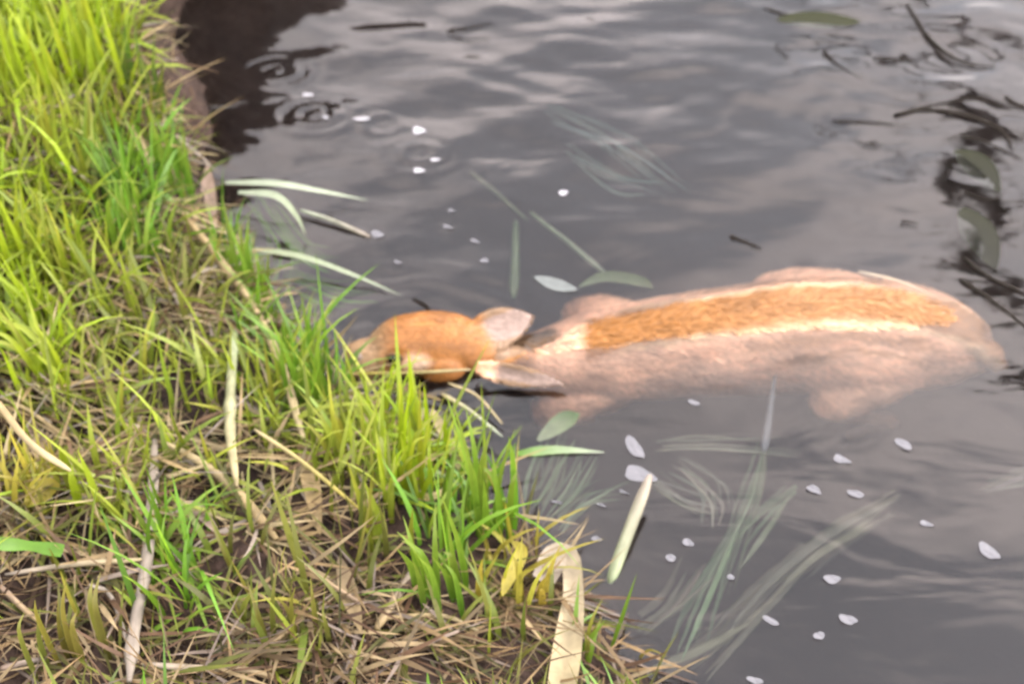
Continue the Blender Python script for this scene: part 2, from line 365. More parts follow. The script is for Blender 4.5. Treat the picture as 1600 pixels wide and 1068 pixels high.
# coat colour: gingery head and back, paler flanks and ears (own colours, with the water's sky veil painted into flanks and neck)
sp = np.array([[s[0].x, s[0].y, s[0].z+s[2]] for s in smooth_st(torso, 40)])
def coat(p, nrm):
    d = np.full(len(p), 9.)
    for q in sp: d = np.minimum(d, np.hypot(np.hypot((p[:,0]-q[0])*.6, p[:,1]-q[1]), (p[:,2]-q[2])*.9))
    n1 = vnoise(p[:,0]*.5, p[:,1]+p[:,2], 90, 21); n2 = vnoise(p[:,0]*.4, p[:,1]+p[:,2]*1.3, 300, 22); n3 = vnoise(p[:,0],p[:,1]+p[:,2],18,23)
    d = d+(n1-.5)*.018+(n3-.5)*.015
    gin = np.array([.33,.140,.030]); gin2 = np.array([.40,.20,.078]); pale = np.array([.92,.55,.35]); cream = np.array([.40,.32,.23])
    k = sstep(.026,.074,d)[:,None]; ln = (np.exp(-((d-.043)/.007)**2)*sstep(.12,.2,p[:,0]))[:,None]
    x = p[:,0][:,None]
    back = gin*(1-sstep(.15,.5,x))+gin2*sstep(.15,.5,x)
    mot = (.8+.5*vnoise(p[:,0]*.7,p[:,1]+p[:,2]*.6,30,71)-.12*sstep(.5,.8,vnoise(p[:,0],p[:,1]+p[:,2],12,72)))[:,None]; lat = (p[:,1]-np.interp(p[:,0], sp[:,0], sp[:,1])+(n1-.5)*.008)[:,None]; k = np.clip(k, sstep(.030,.046,np.abs(lat)), 1)
    c = back*(1-k)+pale*mot*k
    for l0, w0, x0, x1 in ((.062,.010,.22,.6),(-.060,.009,.32,.62),(-.084,.006,.38,.6)):
        q = np.exp(-((lat-l0)/w0)**2)*sstep(x0,x0+.08,x)*(1-sstep(x1,x1+.08,x)); c = c*(1-.8*q)+gin2*1.05*.8*q
    ln = (np.exp(-((np.abs(lat)-.039)/.0055)**2)*sstep(.12,.2,x)); c = c*(1-.55*ln)+np.array([.66,.50,.30])*.55*ln
    kn = sstep(.01,.045,x)*(1-sstep(.095,.115,x)); c = c*(1-kn*.95)+pale*kn*.95
    hd = (1-sstep(-.075,-.03,x)); hc = np.array([.29,.118,.028])
    mz = 1-sstep(-.215,-.175,x); hcol = hc*(1-mz)+np.array([.30,.19,.10])*mz
    hcol = hcol*(.82+.4*vnoise(p[:,0]*.8,p[:,1]+p[:,2],38,61))[:,None]
    c = c*(1-hd)+hcol*hd
    # cream patch behind and below the eye
    pc = P(648,570,.035); dd = np.sqrt(((p[:,0]-pc.x)/.028)**2+((p[:,1]-pc.y)/.02)**2+((p[:,2]-pc.z)/.02)**2)
    q = .7*(1-sstep(.3,1.3,dd))[:,None]; c = c*(1-q)+cream*q
    for bs, tp, wd, fc in EARS:
        ax = (tp-bs); Ln = ax.length; ax = np.array(ax/Ln); rlt = p-np.array(bs); t = rlt@ax; perp = np.linalg.norm(rlt-t[:,None]*ax, axis=1)
        q = (sstep(.018,.04,t)*(t<Ln+.02)*(perp<wd*1.7)*(p[:,2]>-.02))[:,None]
        inner = (nrm@np.array(fc.normalized()) > .1)[:,None]
        rim = sstep(.55*wd,1.0*wd,perp)[:,None]; ec = np.where(inner&(rim<.5), np.array([.27,.195,.16]), np.array([.24,.15,.085])); c = c*(1-q)+ec*q
    return c*.72*(.72+.42*n2+.18*n1)[:,None]
c = np.ones((len(bv),4), np.float32); c[:,:3] = coat(bv, bn)
ca = body_me.color_attributes.new('Col','FLOAT_COLOR','POINT'); ca.data.foreach_set('color', c.ravel())
body_me.materials.clear(); body_me.materials.append(M_fur)
body_me.polygons.foreach_set('use_smooth',[True]*len(body_me.polygons)); body_me.update()
ORI = P(1150,530,0)
deer = thing('deer', (0,0,0), 'deer', 'young ginger deer floating half under the grey water with its head against the grassy bank')
body = bpy.data.objects.new('body', body_me); COL.objects.link(body); body.parent = deer
bvh = BVHTree.FromPolygons([tuple(v) for v in bv], [tuple(p.vertices) for p in body_me.polygons])
def on_body(px, py):
    h = bvh.ray_cast(CAM, ray(px, py)); return h[0], h[1]
def blob(name, c, rx, ry, rz, nrm, ang, m, parent, seg=16):
    """smooth eye or nostril form sitting on the surface: rx along the head, ry across, rz out"""
    z = nrm.normalized(); x = (Vector((1,0,0))*math.cos(ang)-UP*math.sin(ang)); x = (x-z*x.dot(z)).normalized(); y = z.cross(x)
    V = []; Fc = []
    for i in range(seg+1):
        th = math.pi*i/seg
        for j in range(seg):
            ph = 2*math.pi*j/seg; s = math.sin(th); u = math.cos(ph)*s; v = math.sin(ph)*s; 
            V.append(c+x*rx*u*(1)+y*ry*v*(1-.35*u*u)+z*rz*math.cos(th))
        if i:
            for j in range(seg): a = (i-1)*seg; Fc.append((a+j,a+(j+1)%seg,a+seg+(j+1)%seg,a+seg+j))
    return put(name, V, Fc, m, parent)
h, nn = on_body(619,564)
eye = blob('eye', h-nn*.001, .0165,.0115,.0075, nn, .45, M_eye, deer)
# eyelid rim
lid = []
z = nn.normalized(); x = (Vector((1,0,0))*math.cos(.45)-UP*math.sin(.45)); x = (x-z*x.dot(z)).normalized(); y = z.cross(x)
for i in range(25):
    a = 2*math.pi*i/24; lid.append(h+x*.0175*math.cos(a)+y*.0125*math.sin(a)*(1-.3*math.cos(a)**2)+z*.0025)
V,Fc,C = tube_geo(lid,.0018,.0018,(.12,.07,.03),(.12,.07,.03),Vector(),n=40,m=6); put('eyelid',V,Fc,M_fur,eye,C)
h, nn = on_body(556,557); put_n = blob('nose', h-nn*.003, .011,.011,.007, nn, .2, M_nose, deer)
h, nn = on_body(561,570); blob('nostril', h, .005,.003,.002, nn, .6, M_eye, put_n)
for lg in (legs[0], legs[1], legs[2], legs[3]):
    p = P(*lg[-1][:3]); q = P(*lg[-2][:3]); d = (p-q).normalized()
    bmh = bmesh.new(); ellipse_loft(bmh, [(p-d*.006,.009,.009),(p+d*.008,.012,.012),(p+d*.022,.013,.011),(p+d*.032,.006,.005)], 12)
    mh = bpy.data.meshes.new('hoof'); bmh.to_mesh(mh); bmh.free(); mh.materials.append(M_hoof)
    oh = bpy.data.objects.new('hoof', mh); COL.objects.link(oh); oh.parent = deer
# fur: short hair ribbons lying back along the coat
def make_fur(n):
    tri = np.array([tuple(p.vertices)[:3] for p in body_me.polygons]); a,b_,c_ = bv[tri[:,0]],bv[tri[:,1]],bv[tri[:,2]]
    ok = (a[:,2] > -.16); tri = tri[ok]
    pick = rng.integers(0, len(tri), n); u = rng.random((n,1)); v = rng.random((n,1))
    A,B,C_ = (bv[tri[pick,i]] for i in range(3)); p = A+(B-A)*u+(C_-A)*v
    nr = bn[tri[pick,0]]; cl = coat(p, nr)
    clump = vnoise(p[:,0]*1.2, p[:,1]+p[:,2], 40, 31)-.5; clump2 = vnoise(p[:,0], p[:,1]+p[:,2]*.7, 16, 32)-.5
    side = np.where(p[:,1]>np.interp(p[:,0], sp[:,0], sp[:,1]), 1., -1.)
    hd = (p[:,0] < -.03)|((p[:,0]<.10)&(p[:,2]>.0))
    g = np.stack([np.ones(n), side*np.where(hd,.2,.25)+clump*.9+clump2*.7+rng.normal(0,.14,n), -.35+clump*.5+rng.normal(0,.12,n)], 1)
    g -= nr*(g*nr).sum(1)[:,None]; g /= np.linalg.norm(g,axis=1)[:,None]+1e-6
    Ln = (np.where(hd, .0065, .016)*(.7+.6*rng.random(n)))[:,None]; lift = np.where(hd,.16,.30)[:,None]*(.5+rng.random((n,1)))
    s = np.cross(g, nr); s /= np.linalg.norm(s,axis=1)[:,None]+1e-6; wd = (np.where(hd,.0007,.0011)*(.6+.8*rng.random(n)))[:,None]
    m1 = p+g*Ln*.55+nr*Ln*lift*.6; tp = p+g*Ln+nr*Ln*lift*.75
    V = np.stack([p-s*wd-nr*.0006, p+s*wd-nr*.0006, m1+s*wd*.8, m1-s*wd*.8, tp], 1).reshape(-1,3)
    k = np.arange(n)*5; Fc = [ (a,a+1,a+2,a+3) for a in k.tolist()]+[(a+3,a+2,a+4) for a in k.tolist()]
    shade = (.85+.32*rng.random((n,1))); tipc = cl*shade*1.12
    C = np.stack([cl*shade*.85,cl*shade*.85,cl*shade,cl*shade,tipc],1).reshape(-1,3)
    return V, Fc, C
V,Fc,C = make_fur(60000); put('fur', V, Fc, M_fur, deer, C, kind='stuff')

# ---------------------------------------------------------------- palette
LIME=(.30,.42,.012); YG=(.27,.33,.03); GRN=(.13,.29,.02); DGR=(.05,.14,.02); OLV=(.16,.17,.03); YEL=(.42,.36,.05)
TAN=(.46,.34,.16); PTAN=(.58,.48,.26); BRN=(.20,.12,.06); GRY=(.42,.36,.29); PGR=(.38,.46,.26); WGR=(.5,.58,.42); PINK=(.40,.29,.22)

# ---------------------------------------------------------------- mass of grass and thatch (nobody could count it)
def ribbons(name, roots, head, Ln, wd, th0, th1, cols, m, kind='stuff'):
    n = len(roots); lv = 5; V = np.zeros((n, lv*2+1, 3)); C = np.zeros((n, lv*2+1, 3))
    dx, dy = np.cos(head), np.sin(head); pos = roots.copy(); side = np.stack([-dy, dx, np.zeros(n)], 1)
    # turn each blade partly about its axis
    tw = rng.normal(0,.6,n); side = np.stack([-dy*np.cos(tw), dx*np.cos(tw), np.sin(tw)*.7], 1)
    for i in range(lv+1):
        t = i/lv
        if i:
            th = th0+th1*(t-.5/lv)
            pos = pos+np.stack([dx*np.sin(th), dy*np.sin(th), np.cos(th)],1)*(Ln/lv)[:,None]
            g = H(pos[:,0], pos[:,1])+.002; pos[:,2] = np.maximum(pos[:,2], g)
        ww = (wd*.5*min(1,.6+t)*(1-t**2))[:,None]
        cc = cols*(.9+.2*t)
        if i < lv: V[:,2*i] = pos-side*ww; V[:,2*i+1] = pos+side*ww; C[:,2*i]=C[:,2*i+1]=cc
        else: V[:,2*i] = pos; C[:,2*i] = cc*np.array([1.1,1.0,.9])
    k = (np.arange(n)*(lv*2+1))[:,None]; Fq = []
    for i in range(lv-1): Fq += (k+np.array([2*i,2*i+1,2*i+3,2*i+2])).tolist()
    Fq += (k+np.array([2*lv-2,2*lv-1,2*lv])).tolist()
    return put(name, V.reshape(-1,3), Fq, m, cols=C.reshape(-1,3), kind=kind)
def topx(x, y, z):
    rel = np.stack([x-CAM.x, y-CAM.y, z-CAM.z],1); f = rel@np.array(FW)
    return 800+F*(rel[:,0])/f, 534-F*(rel@np.array(UP))/f
def land(n, dmin=.0, box=(-1.45,.75,-1.1,1.75)):
    x = rng.uniform(box[0],box[1],n*3); y = rng.uniform(box[2],box[3],n*3); d = sdist(x,y); ok = d>dmin
    x,y,d = x[ok][:n],y[ok][:n],d[ok][:n]; z = H(x,y); return x,y,z,d
# green density map in picture terms: (px,py,rx,ry,amount,colour)
PATCH = [(60,60,170,170,1.0,LIME),(170,60,60,130,1.0,LIME),(60,330,90,150,.8,LIME),(210,330,60,100,.9,GRN),(285,240,30,100,.9,GRN),(130,250,80,140,.7,YG),(100,420,70,80,.8,YG),
         (290,470,60,70,.45,OLV),(60,560,60,70,.5,LIME),(210,640,70,60,.45,YG),(390,460,40,90,.8,GRN),(330,610,60,80,.45,YG),(490,590,60,100,.95,GRN),(520,690,60,60,.8,YG),(640,700,60,90,1.0,LIME),
         (760,760,50,110,.9,GRN),(700,880,50,90,.9,GRN),(795,880,40,60,.8,YEL),(60,770,70,40,.5,YEL),(190,810,60,60,.5,YG),(280,880,80,100,.55,GRN),(115,960,30,90,.5,OLV),(450,960,60,80,.5,OLV),(560,880,50,80,.45,OLV),
         (240,740,100,50,.5,YG),(930,1010,40,40,.4,GRN),(600,800,30,60,.6,YG),(40,450,90,200,.7,LIME),(170,480,80,90,.6,YG),(430,640,50,90,.6,YG),(150,640,120,60,.5,YG),(130,150,200,200,.5,YG),(350,900,60,100,.4,OLV),(760,1000,60,60,.4,OLV)]
def green_at(x, y, z):
    px, py = topx(x, y, z); best = np.zeros(len(x)); col = np.tile(np.array(YG), (len(x),1))
    for a,b_,rx,ry,am,cc in PATCH:
        v = am*np.exp(-(((px-a)/rx)**2+((py-b_)/ry)**2)*1.1); q = v>best; best = np.where(q, v, best); col[q] = cc
    return best, col, px, py
x,y,z,d = land(66000, .004); e_=topx(x,y,z); q_ = ~((y>.9)&(x>-.78))&~((e_[0]>185+.38*e_[1])&(e_[1]<300))&~((y>.12)&(d<.012)); x,y,z,d = x[q_],y[q_],z[q_],d[q_]
g,gc,px,py = green_at(x,y,z)
clus = vnoise(x,y,16,41)
keep = rng.random(len(x)) < np.clip(g*1.0*(.35+1.1*clus)+.05*(py<600), 0, 1)*.55
bz = np.exp(-(((px-630)/55)**2+((py-900)/100)**2))+np.exp(-(((px-40)/90)**2+((py-980)/90)**2))+.7*np.exp(-(((px-420)/50)**2+((py-740)/50)**2))
keep &= rng.random(len(x)) < (1-.95*np.clip(bz,0,1))*(1-.55*sstep(800,950,py))
keep |= (rng.random(len(x)) < .5)&((px<-60)|(py<-40)|(py>1150))
x,y,z,gc,g,py = x[keep],y[keep],z[keep],gc[keep],g[keep],py[keep]; n = len(x)
mixr = rng.random((n,1)); alt = np.array([LIME,YG,GRN,OLV,YEL])[rng.integers(0,5,n)]
cols = (gc*(1-mixr*.45)+alt*mixr*.45)*(.55+.75*rng.random((n,1)))
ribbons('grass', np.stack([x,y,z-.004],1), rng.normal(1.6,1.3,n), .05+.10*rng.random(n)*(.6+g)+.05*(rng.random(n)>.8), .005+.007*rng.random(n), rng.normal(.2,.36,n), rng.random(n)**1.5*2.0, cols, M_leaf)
# dead thatch lying about
x,y,z,d = land(40000, -.004); e_=topx(x,y,z); q_ = ~((y>.9)&(x>-.78))&~((e_[0]>195+.38*e_[1])&(e_[1]<300)&(rng.random(len(x))<.8))&~((y>.12)&(d<.012)); x,y,z,d = x[q_],y[q_],z[q_],d[q_]; px,py = topx(x,y,z)
bare = np.exp(-(((px-630)/60)**2+((py-880)/110)**2))+np.exp(-(((px-50)/90)**2+((py-960)/90)**2))*.8+np.exp(-(((px-420)/50)**2+((py-740)/60)**2))*.6+np.exp(-(((px-850)/60)**2+((py-1010)/60)**2))*.7
keep = (rng.random(len(x)) < .35+.65*(1-(px>820)*(d<.03)))&(rng.random(len(x)) < (1-.8*np.clip(bare,0,1))*(.02+1.2*sstep(.3,.75,vnoise(x,y,13,44)))*.8); x,y,z,d = x[keep],y[keep],z[keep],d[keep]; n = len(x)
pal = np.array([TAN,PTAN,BRN,GRY,PTAN,OLV,TAN,YG,BRN,TAN]); cols = pal[rng.integers(0,10,n)]*(.40+.75*rng.random((n,1))); low_ = sstep(700,1000,topx(x,y,z)[1])[:,None]; cols = cols*(1-.35*low_*np.array([.75,.95,1.0]))
ribbons('dead_thatch', np.stack([x,y,z+.001+.02*rng.random(n)**2],1), np.where(rng.random(n)>.5, rng.normal(-.5,.6,n), rng.random(n)*6.28), .04+.10*rng.random(n), .0030+.0062*rng.random(n)**2, rng.normal(1.35,.28,n), rng.normal(.15,.35,n), cols, M_straw)

# ---------------------------------------------------------------- grass tufts: each a thing, each blade a part
GRP = 'grass tufts on the bank'
def tuft(px, py, nb, ln, spread, wd, c0, label, lean=(0,0), aim=None, below=0):
    b0 = G(px, py); b0.z = max(h1(b0.x, b0.y), -.05)
    e = thing('grass_tuft', b0, 'grass tuft', label, GRP)
    for i in range(nb):
        r = b0+Vector((random.gauss(0,.010+spread*.06), random.gauss(0,.010), 0)); r.z = h1(r.x, r.y)-.004
        an = random.uniform(0, 2*math.pi); sp_ = spread*random.uniform(.2, 1); l_ = ln*random.uniform(.6, 1.1)
        hx, hy = math.cos(an)*sp_+lean[0], math.sin(an)*sp_+lean[1]
        if aim: q = G(*random.choice(aim), .01)-b0; hx, hy = q.x/l_*random.uniform(.8,1.1), q.y/l_*random.uniform(.8,1.1)
        zup = math.sqrt(max(.12, 1-min(.88, hx*hx+hy*hy)))
        if aim: zup = .25
        droop = random.uniform(.0, .35)
        p1 = r+Vector((hx*.4, hy*.4, zup*.62))*l_; p2 = r+Vector((hx*1.0, hy*1.0, zup*(1-droop)))*l_
        pm = r+Vector((hx*.13, hy*.13, zup*.32))*l_
        c = vary(c0, .3); c1 = tuple(a*.7+b_*.3 for a, b_ in zip(c, YEL))
        V,Fc,C = blade_geo([r, pm, p1, p2], wd*random.uniform(.7,1.15), c, c1, b0)
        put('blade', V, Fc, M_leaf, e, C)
T = [
 (80,605,9,.20,.30,.010,LIME,'tall lime tuft leaning left over the brown thatch at the left edge',(-.25,.25)),
 (30,440,9,.22,.15,.010,LIME,'upright lime tuft at the left edge, the one above the leaning tuft',(0,.1)),
 (105,440,8,.17,.2,.009,LIME,'lime tuft just right of the upright one at the left edge',(0,.1)),
 (215,400,12,.17,.28,.010,GRN,'mid green tuft halfway between the left edge and the steep bank lip',(0,.1)),
 (285,305,11,.19,.16,.009,GRN,'dark green tuft standing on the lip of the steep bank beside the black gap',(0,.05)),
 (250,190,9,.20,.15,.009,DGR,'shaded dark tuft below the brown reflection at the top of the bank',(0,.1)),
 (395,475,12,.20,.15,.010,GRN,'pale green tuft growing at the waterline right of the long straw stalk',(-.05,.1)),
 (490,650,14,.20,.22,.009,GRN,'dense green tuft at the waterline just left of the nose of the deer',(-.05,.1)),
 (545,740,11,.17,.3,.009,YG,'yellow green tuft below the nose of the deer',(-.15,.1)),
 (640,775,13,.20,.18,.010,LIME,'tall bright lime tuft standing right under the cheek of the deer',(.12,.15)),
 (600,855,8,.15,.25,.009,YG,'short yellow green tuft on the left rim of the bare mud patch',(0,.1)),
 (700,950,14,.19,.22,.011,GRN,'deep green tuft on the right rim of the bare mud patch',(-.12,.15)),
 (775,835,14,.24,.18,.010,GRN,'tall green tuft in the shallows under the near ear of the deer',(-.05,.1)),
 (785,945,9,.13,.35,.010,YEL,'short yellowing tuft beside the wide pale reed',(.1,.1)),
 (120,785,4,.11,.15,.016,LIME,'small tuft of broad bright leaves among dry straw',(0,.1)),
 (115,1040,8,.17,.15,.009,OLV,'olive tuft at the bottom edge beside the bare corner of mud',(0,.15)),
 (450,1010,8,.15,.3,.009,OLV,'faded olive tuft low on the bank left of the mud patch',(0,.1)),
 (545,560,6,.10,.3,.007,GRN,'thin tuft touching the muzzle of the deer',(-.1,.1)),
 (930,1030,6,.10,.4,.006,OLV,'sparse little tuft at the bottom right tip of the bank',(.3,.1)),
 (60,170,11,.23,.15,.011,LIME,'tall lime tuft in the top left corner',(0,.1)),
 (165,150,12,.23,.15,.011,LIME,'tall lime tuft just left of the dark brown water at the top',(0,.1)),
 (110,280,10,.20,.2,.010,YG,'yellow green tuft below the tall tufts of the top left',(0,.1)),
]
for a in T: tuft(*a[:8], lean=a[8])
tuft(245,865,13,.21,.3,.010,GRN,'spreading green tuft whose blades splay down and right over straw',aim=[(290,1050),(390,1010),(350,960),(170,760),(330,930),(280,1000),(380,900),(260,740)])

# ---------------------------------------------------------------- single stalks, reeds and blades
def lay(pts, dz=.012):   # points given as (px,py) on whatever lies there, raised dz; or (px,py,z) absolute
    return [G(p[0],p[1],dz) if len(p)==2 else P(*p) for p in pts]
def stalk(name, pts, r0, r1, c0, c1, label, cat, knots=(), dz=.015, group=None, m=None):
    pp = lay(pts, dz); o = pp[0].copy(); V,Fc,C = tube_geo(pp, r0, r1, c0, c1, o, knots=knots)
    ob = put(name, V, Fc, m or M_straw, None, C, cat=cat, label=label, group=group); ob.location = o; return ob
def leafy(name, pts, wd, c0, c1, label, cat, dz=.015, shape='blade', group=None, m=None, fold=.22):
    pp = lay(pts, dz); o = pp[0].copy(); V,Fc,C = blade_geo(pp, wd, c0, c1, o, shape, n=14, fold=fold)
    ob = put(name, V, Fc, m or M_leaf, None, C, cat=cat, label=label, group=group); ob.location = o; return ob
SG = 'dry stalks lying on the bank'
stalk('straw_stalk',[(285,335),(335,395),(400,490),(442,580),(474,685)],.0055,.0075,TAN,PTAN,'longest dry stalk, curving down along the waterline towards the tuft by the nose','straw stalk',(.35,.7),.05,SG)
stalk('straw_stalk',[(368,520),(362,600),(361,680),(370,760)],.0075,.0065,PGR,PTAN,'short thick upright stalk left of the longest curved stalk','straw stalk',(.5,.62),.045,SG)
stalk('straw_stalk',[(255,690),(320,730),(372,772),(432,842)],.0045,.008,PTAN,TAN,'tan stalk slanting down right in the middle of the bank','straw stalk',(.6,),.03,SG)
stalk('straw_stalk',[(242,690),(238,800),(228,900),(212,985),(203,1066)],.008,.0075,GRY,GRY,'thick grey stalk running down to the bottom edge behind the spreading tuft','straw stalk',(.3,.86),.025,SG)
stalk('straw_stalk',[(8,897),(110,886),(222,874)],.003,.0042,GRY,PTAN,'thin grey stalk lying level from the left edge to the spreading tuft','straw stalk',(),.035,SG)
stalk('straw_stalk',[(0,620),(50,645),(110,690)],.003,.003,PTAN,TAN,'thin pale stalk below the leaning lime tuft at the left edge','straw stalk',(),.03,SG)
stalk('straw_stalk',[(-10,620,.26),(45,690,.24),(110,735,.22)],.0045,.0045,TAN,PTAN,'pale stalk dropping right from the left edge above the green level blade','straw stalk',(),.03,SG)
stalk('straw_stalk',[(0,915),(30,945),(65,976)],.004,.0035,PINK,TAN,'short pinkish stalk in the bare corner of mud','straw stalk',(),.02,SG)
stalk('straw_stalk',[(0,1045),(70,1030)],.0045,.003,PINK,GRY,'stub of stalk at the very bottom left corner','straw stalk',(),.02,SG)
stalk('straw_stalk',[(398,672),(470,722),(560,795)],.0028,.003,PTAN,YEL,'thin yellowish stalk slanting across the yellow green tuft','straw stalk',(),.06,SG)
stalk('straw_stalk',[(588,985),(620,935),(655,880)],.006,.0055,TAN,GRY,'short tan stalk propped across the bare mud patch','straw stalk',(),.02,SG)
stalk('straw_stalk',[(548,583,.03),(640,582,.035),(735,577,.035)],.0022,.0028,YEL,PTAN,'yellow stalk lying level under the chin of the deer','straw stalk',(),.02,SG)
stalk('straw_stalk',[(590,592,.02),(650,612,.015),(690,625,.01)],.0022,.002,BRN,TAN,'thin brown stalk just below the level yellow one','straw stalk',(),.02,SG)
stalk('straw_stalk',[(560,600,.02),(610,598,.02),(660,628,.015)],.002,.002,PTAN,OLV,'threadlike stalk crossing in front of the lime tuft tip','straw stalk',(),.02,SG)
stalk('straw_stalk',[(700,598,.02),(745,618,.02),(785,662,.01)],.0025,.0018,PTAN,PTAN,'thin straw touching the near ear of the deer','straw stalk',(),.02,SG)
stalk('straw_stalk',[(690,615,.02),(735,642,.03),(785,682,.03)],.0042,.002,PTAN,WGR,'pale straw curving below the near ear of the deer','straw stalk',(),.02,SG)
stalk('straw_stalk',[(640,655,.03),(690,685,.04),(732,699,.02)],.0022,.0032,WGR,PTAN,'short pale straw bent over the dark pool behind the lime tuft','straw stalk',(),.02,SG)
stalk('straw_stalk',[(425,500),(400,512),(345,528)],.003,.003,PTAN,OLV,'short stalk crossing the longest curved stalk','straw stalk',(),.05,SG)
stalk('straw_stalk',[(905,980,.03),(945,1020,.02),(990,1070,.01)],.0016,.0016,PTAN,WGR,'hairlike pale stalk at the bottom tip of the bank','straw stalk',(),.02,SG)
stalk('straw_stalk',[(140,915),(175,935),(205,1020)],.003,.003,GRY,GRY,'thin grey stalk joining the thick grey one near the bottom edge','straw stalk',(),.02,SG)
stalk('straw_stalk',[(225,1040),(300,1045),(390,1050),(450,1068)],.0045,.004,GRY,TAN,'grey stalk lying level along the bottom edge','straw stalk',(.4,),.02,SG)
stalk('straw_stalk',[(470,880),(540,930),(600,960)],.0028,.003,TAN,PINK,'thin stalk running into the left side of the mud patch','straw stalk',(),.02,SG)
stalk('straw_stalk',[(590,968),(690,965),(750,990)],.0032,.003,TAN,PTAN,'thin stalk lying below the deep green tuft','straw stalk',(),.02,SG)
BG = 'broad leaf blades on the bank'
leafy('leaf_blade',[(-5,852),(45,852),(98,860)],.017,GRN,GRN,'short broad green blade poking in level from the left edge','leaf blade',.06,'x',BG)
leafy('leaf_blade',[(468,690),(485,750),(500,835)],.024,(.3,.22,.1),TAN,'wide tan dead blade at the foot of the longest curved stalk','leaf blade',.02,'leaf',BG,M_straw)
leafy('leaf_blade',[(530,870),(545,925),(565,990)],.022,(.26,.2,.12),TAN,'wide dull dead blade left of the mud patch','leaf blade',.02,'leaf',BG,M_straw)
leafy('leaf_blade',[(325,262),(326,300),(338,362)],.024,PINK,PINK,'pinkish dead blade hanging over the steep lip of the bank','leaf blade',.02,'leaf',BG,M_straw)
leafy('leaf_blade',[(195,185),(215,220),(238,262)],.015,TAN,PTAN,'tan dead blade under the tall tufts at the top','leaf blade',.03,'leaf',BG,M_straw)
leafy('leaf_blade',[(675,640,.02),(700,690,.05),(735,772,.03)],.016,PTAN,OLV,'bent dead blade beside the tall tuft in the shallows','leaf blade',.02,'blade',BG,M_straw)
leafy('leaf_blade',[(655,782),(685,772),(715,748)],.012,YEL,PTAN,'small yellow blade bridging the two tall tufts','leaf blade',.02,'blade',BG)
leafy('leaf_blade',[(655,735),(690,742),(735,772)],.010,WGR,YG,'pale green blade arching above the small yellow one','leaf blade',.03,'blade',BG)
leafy('leaf_blade',[(800,845),(815,865),(795,905),(785,935)],.018,YEL,YEL,'broad yellow blade drooping beside the wide pale reed','leaf blade',.05,'leaf',BG)
leafy('leaf_blade',[(40,790),(70,765),(95,760)],.03,YEL,YEL,'crumpled yellow leaf near the left edge','leaf blade',.03,'leaf',BG)
leafy('leaf_blade',[(265,800),(305,795),(345,840)],.018,GRY,PINK,'curled grey leaf among the straw right of the thick grey stalk','leaf blade',.03,'leaf',BG,M_straw)
leafy('leaf_blade',[(45,660),(65,700),(95,770)],.026,PINK,TAN,'withered pinkish leaf near the left edge under thin stalks','leaf blade',.02,'leaf',BG,M_straw)
WG = 'stems and blades standing in the water'
leafy('reed_leaf',[(850,905),(868,870),(890,872),(896,930),(888,1000),(876,1085)],.036,GRY,PTAN,'wide pale dead reed bent over at its top and running off the bottom edge','reed',.035,'x',WG,M_straw,fold=.5)
stalk('reed',[(952,912,-.005),(980,835,.02),(1016,742,.05)],.0085,.009,PGR,GRY,'thick pale green reed rising from open water to two white petals','reed',(),.02,WG,M_leaf)
leafy('reed_leaf',[(352,285,.04),(430,286,.05),(500,298,.03),(575,313,.0)],.012,WGR,WGR,'long pale blade reaching level from the bank top over the water','reed',.02,'blade',WG)
leafy('reed_leaf',[(372,300,.05),(430,305,.06),(462,335,.04),(478,368,.01)],.013,WGR,PGR,'pale blade curling down beneath the long level one','reed',.02,'blade',WG)
leafy('reed_leaf',[(392,388,.04),(470,400,.03),(550,428,.015),(628,462,.0)],.010,PGR,WGR,'yellowish blade slanting right across the water above the head of the deer','reed',.02,'blade',WG)
stalk('reed',[(468,328,.01),(520,345,.008),(578,370,.004)],.003,.0045,WGR,GRY,'thin stem ending in a pale knob above the slanting blade','reed',(.97,),.02,WG)
stalk('submerged_reed',[(735,272,-.012),(775,305,-.014),(825,350,-.02)],.0055,.003,(.2,.2,.13),(.15,.19,.1),'submerged stem, the upper of two in a line above the neck of the deer','submerged stem',(),.02,WG,M_leaf)
stalk('submerged_reed',[(828,332,-.004),(885,378,-.006),(948,432,-.015)],.004,.0065,(.22,.27,.15),(.3,.35,.25),'submerged pale stem, lower of two in a line, ending at the shoulder of the deer','submerged stem',(),.02,WG,M_leaf)
stalk('submerged_reed',[(806,352,-.03),(805,410,-.035),(802,478,-.045)],.006,.010,(.14,.2,.1),(.18,.24,.13),'blurred upright green stem under water above the far ear','submerged stem',(),.02,WG,M_leaf)
leafy('reed_leaf',[(808,708,.004),(870,702,.006),(945,706,.003)],.015,GRN,WGR,'green blade floating level beside the front leg of the deer','reed',.02,'blade',WG)
leafy('reed_leaf',[(840,690,-.01),(880,660,-.012),(905,650,-.02)],.03,PGR,GRN,'submerged green blade beside the front leg of the deer','submerged blade',.02,'leaf',WG)
stalk('submerged_reed',[(1208,600,-.06),(1200,660,-.05),(1192,712,-.035)],.003,.007,(.22,.24,.26),(.3,.32,.34),'dim greyish stem under water below the belly of the deer','submerged stem',(),.02,WG,M_leaf)
leafy('reed_leaf',[(905,450,-.012),(945,434,-.010),(1000,442,-.012),(1020,455,-.02)],.022,(.16,.22,.1),(.16,.2,.08),'small dull green weed leaf against the shoulder of the deer','floating leaf',.004,'leaf',WG)
leafy('reed_leaf',[(835,432,.003),(868,444,.004),(902,452,.003)],.02,(.26,.29,.28),(.26,.29,.28),'white leaf turned over on the water above the neck of the deer','floating leaf',.004,'leaf',WG)
leafy('reed_leaf',[(1342,424,.012),(1410,440,.012),(1476,470,.01)],.004,(.7,.6,.45),(.5,.4,.3),'thin pale blade lying along the back of the deer','grass blade',.004,'blade',WG)

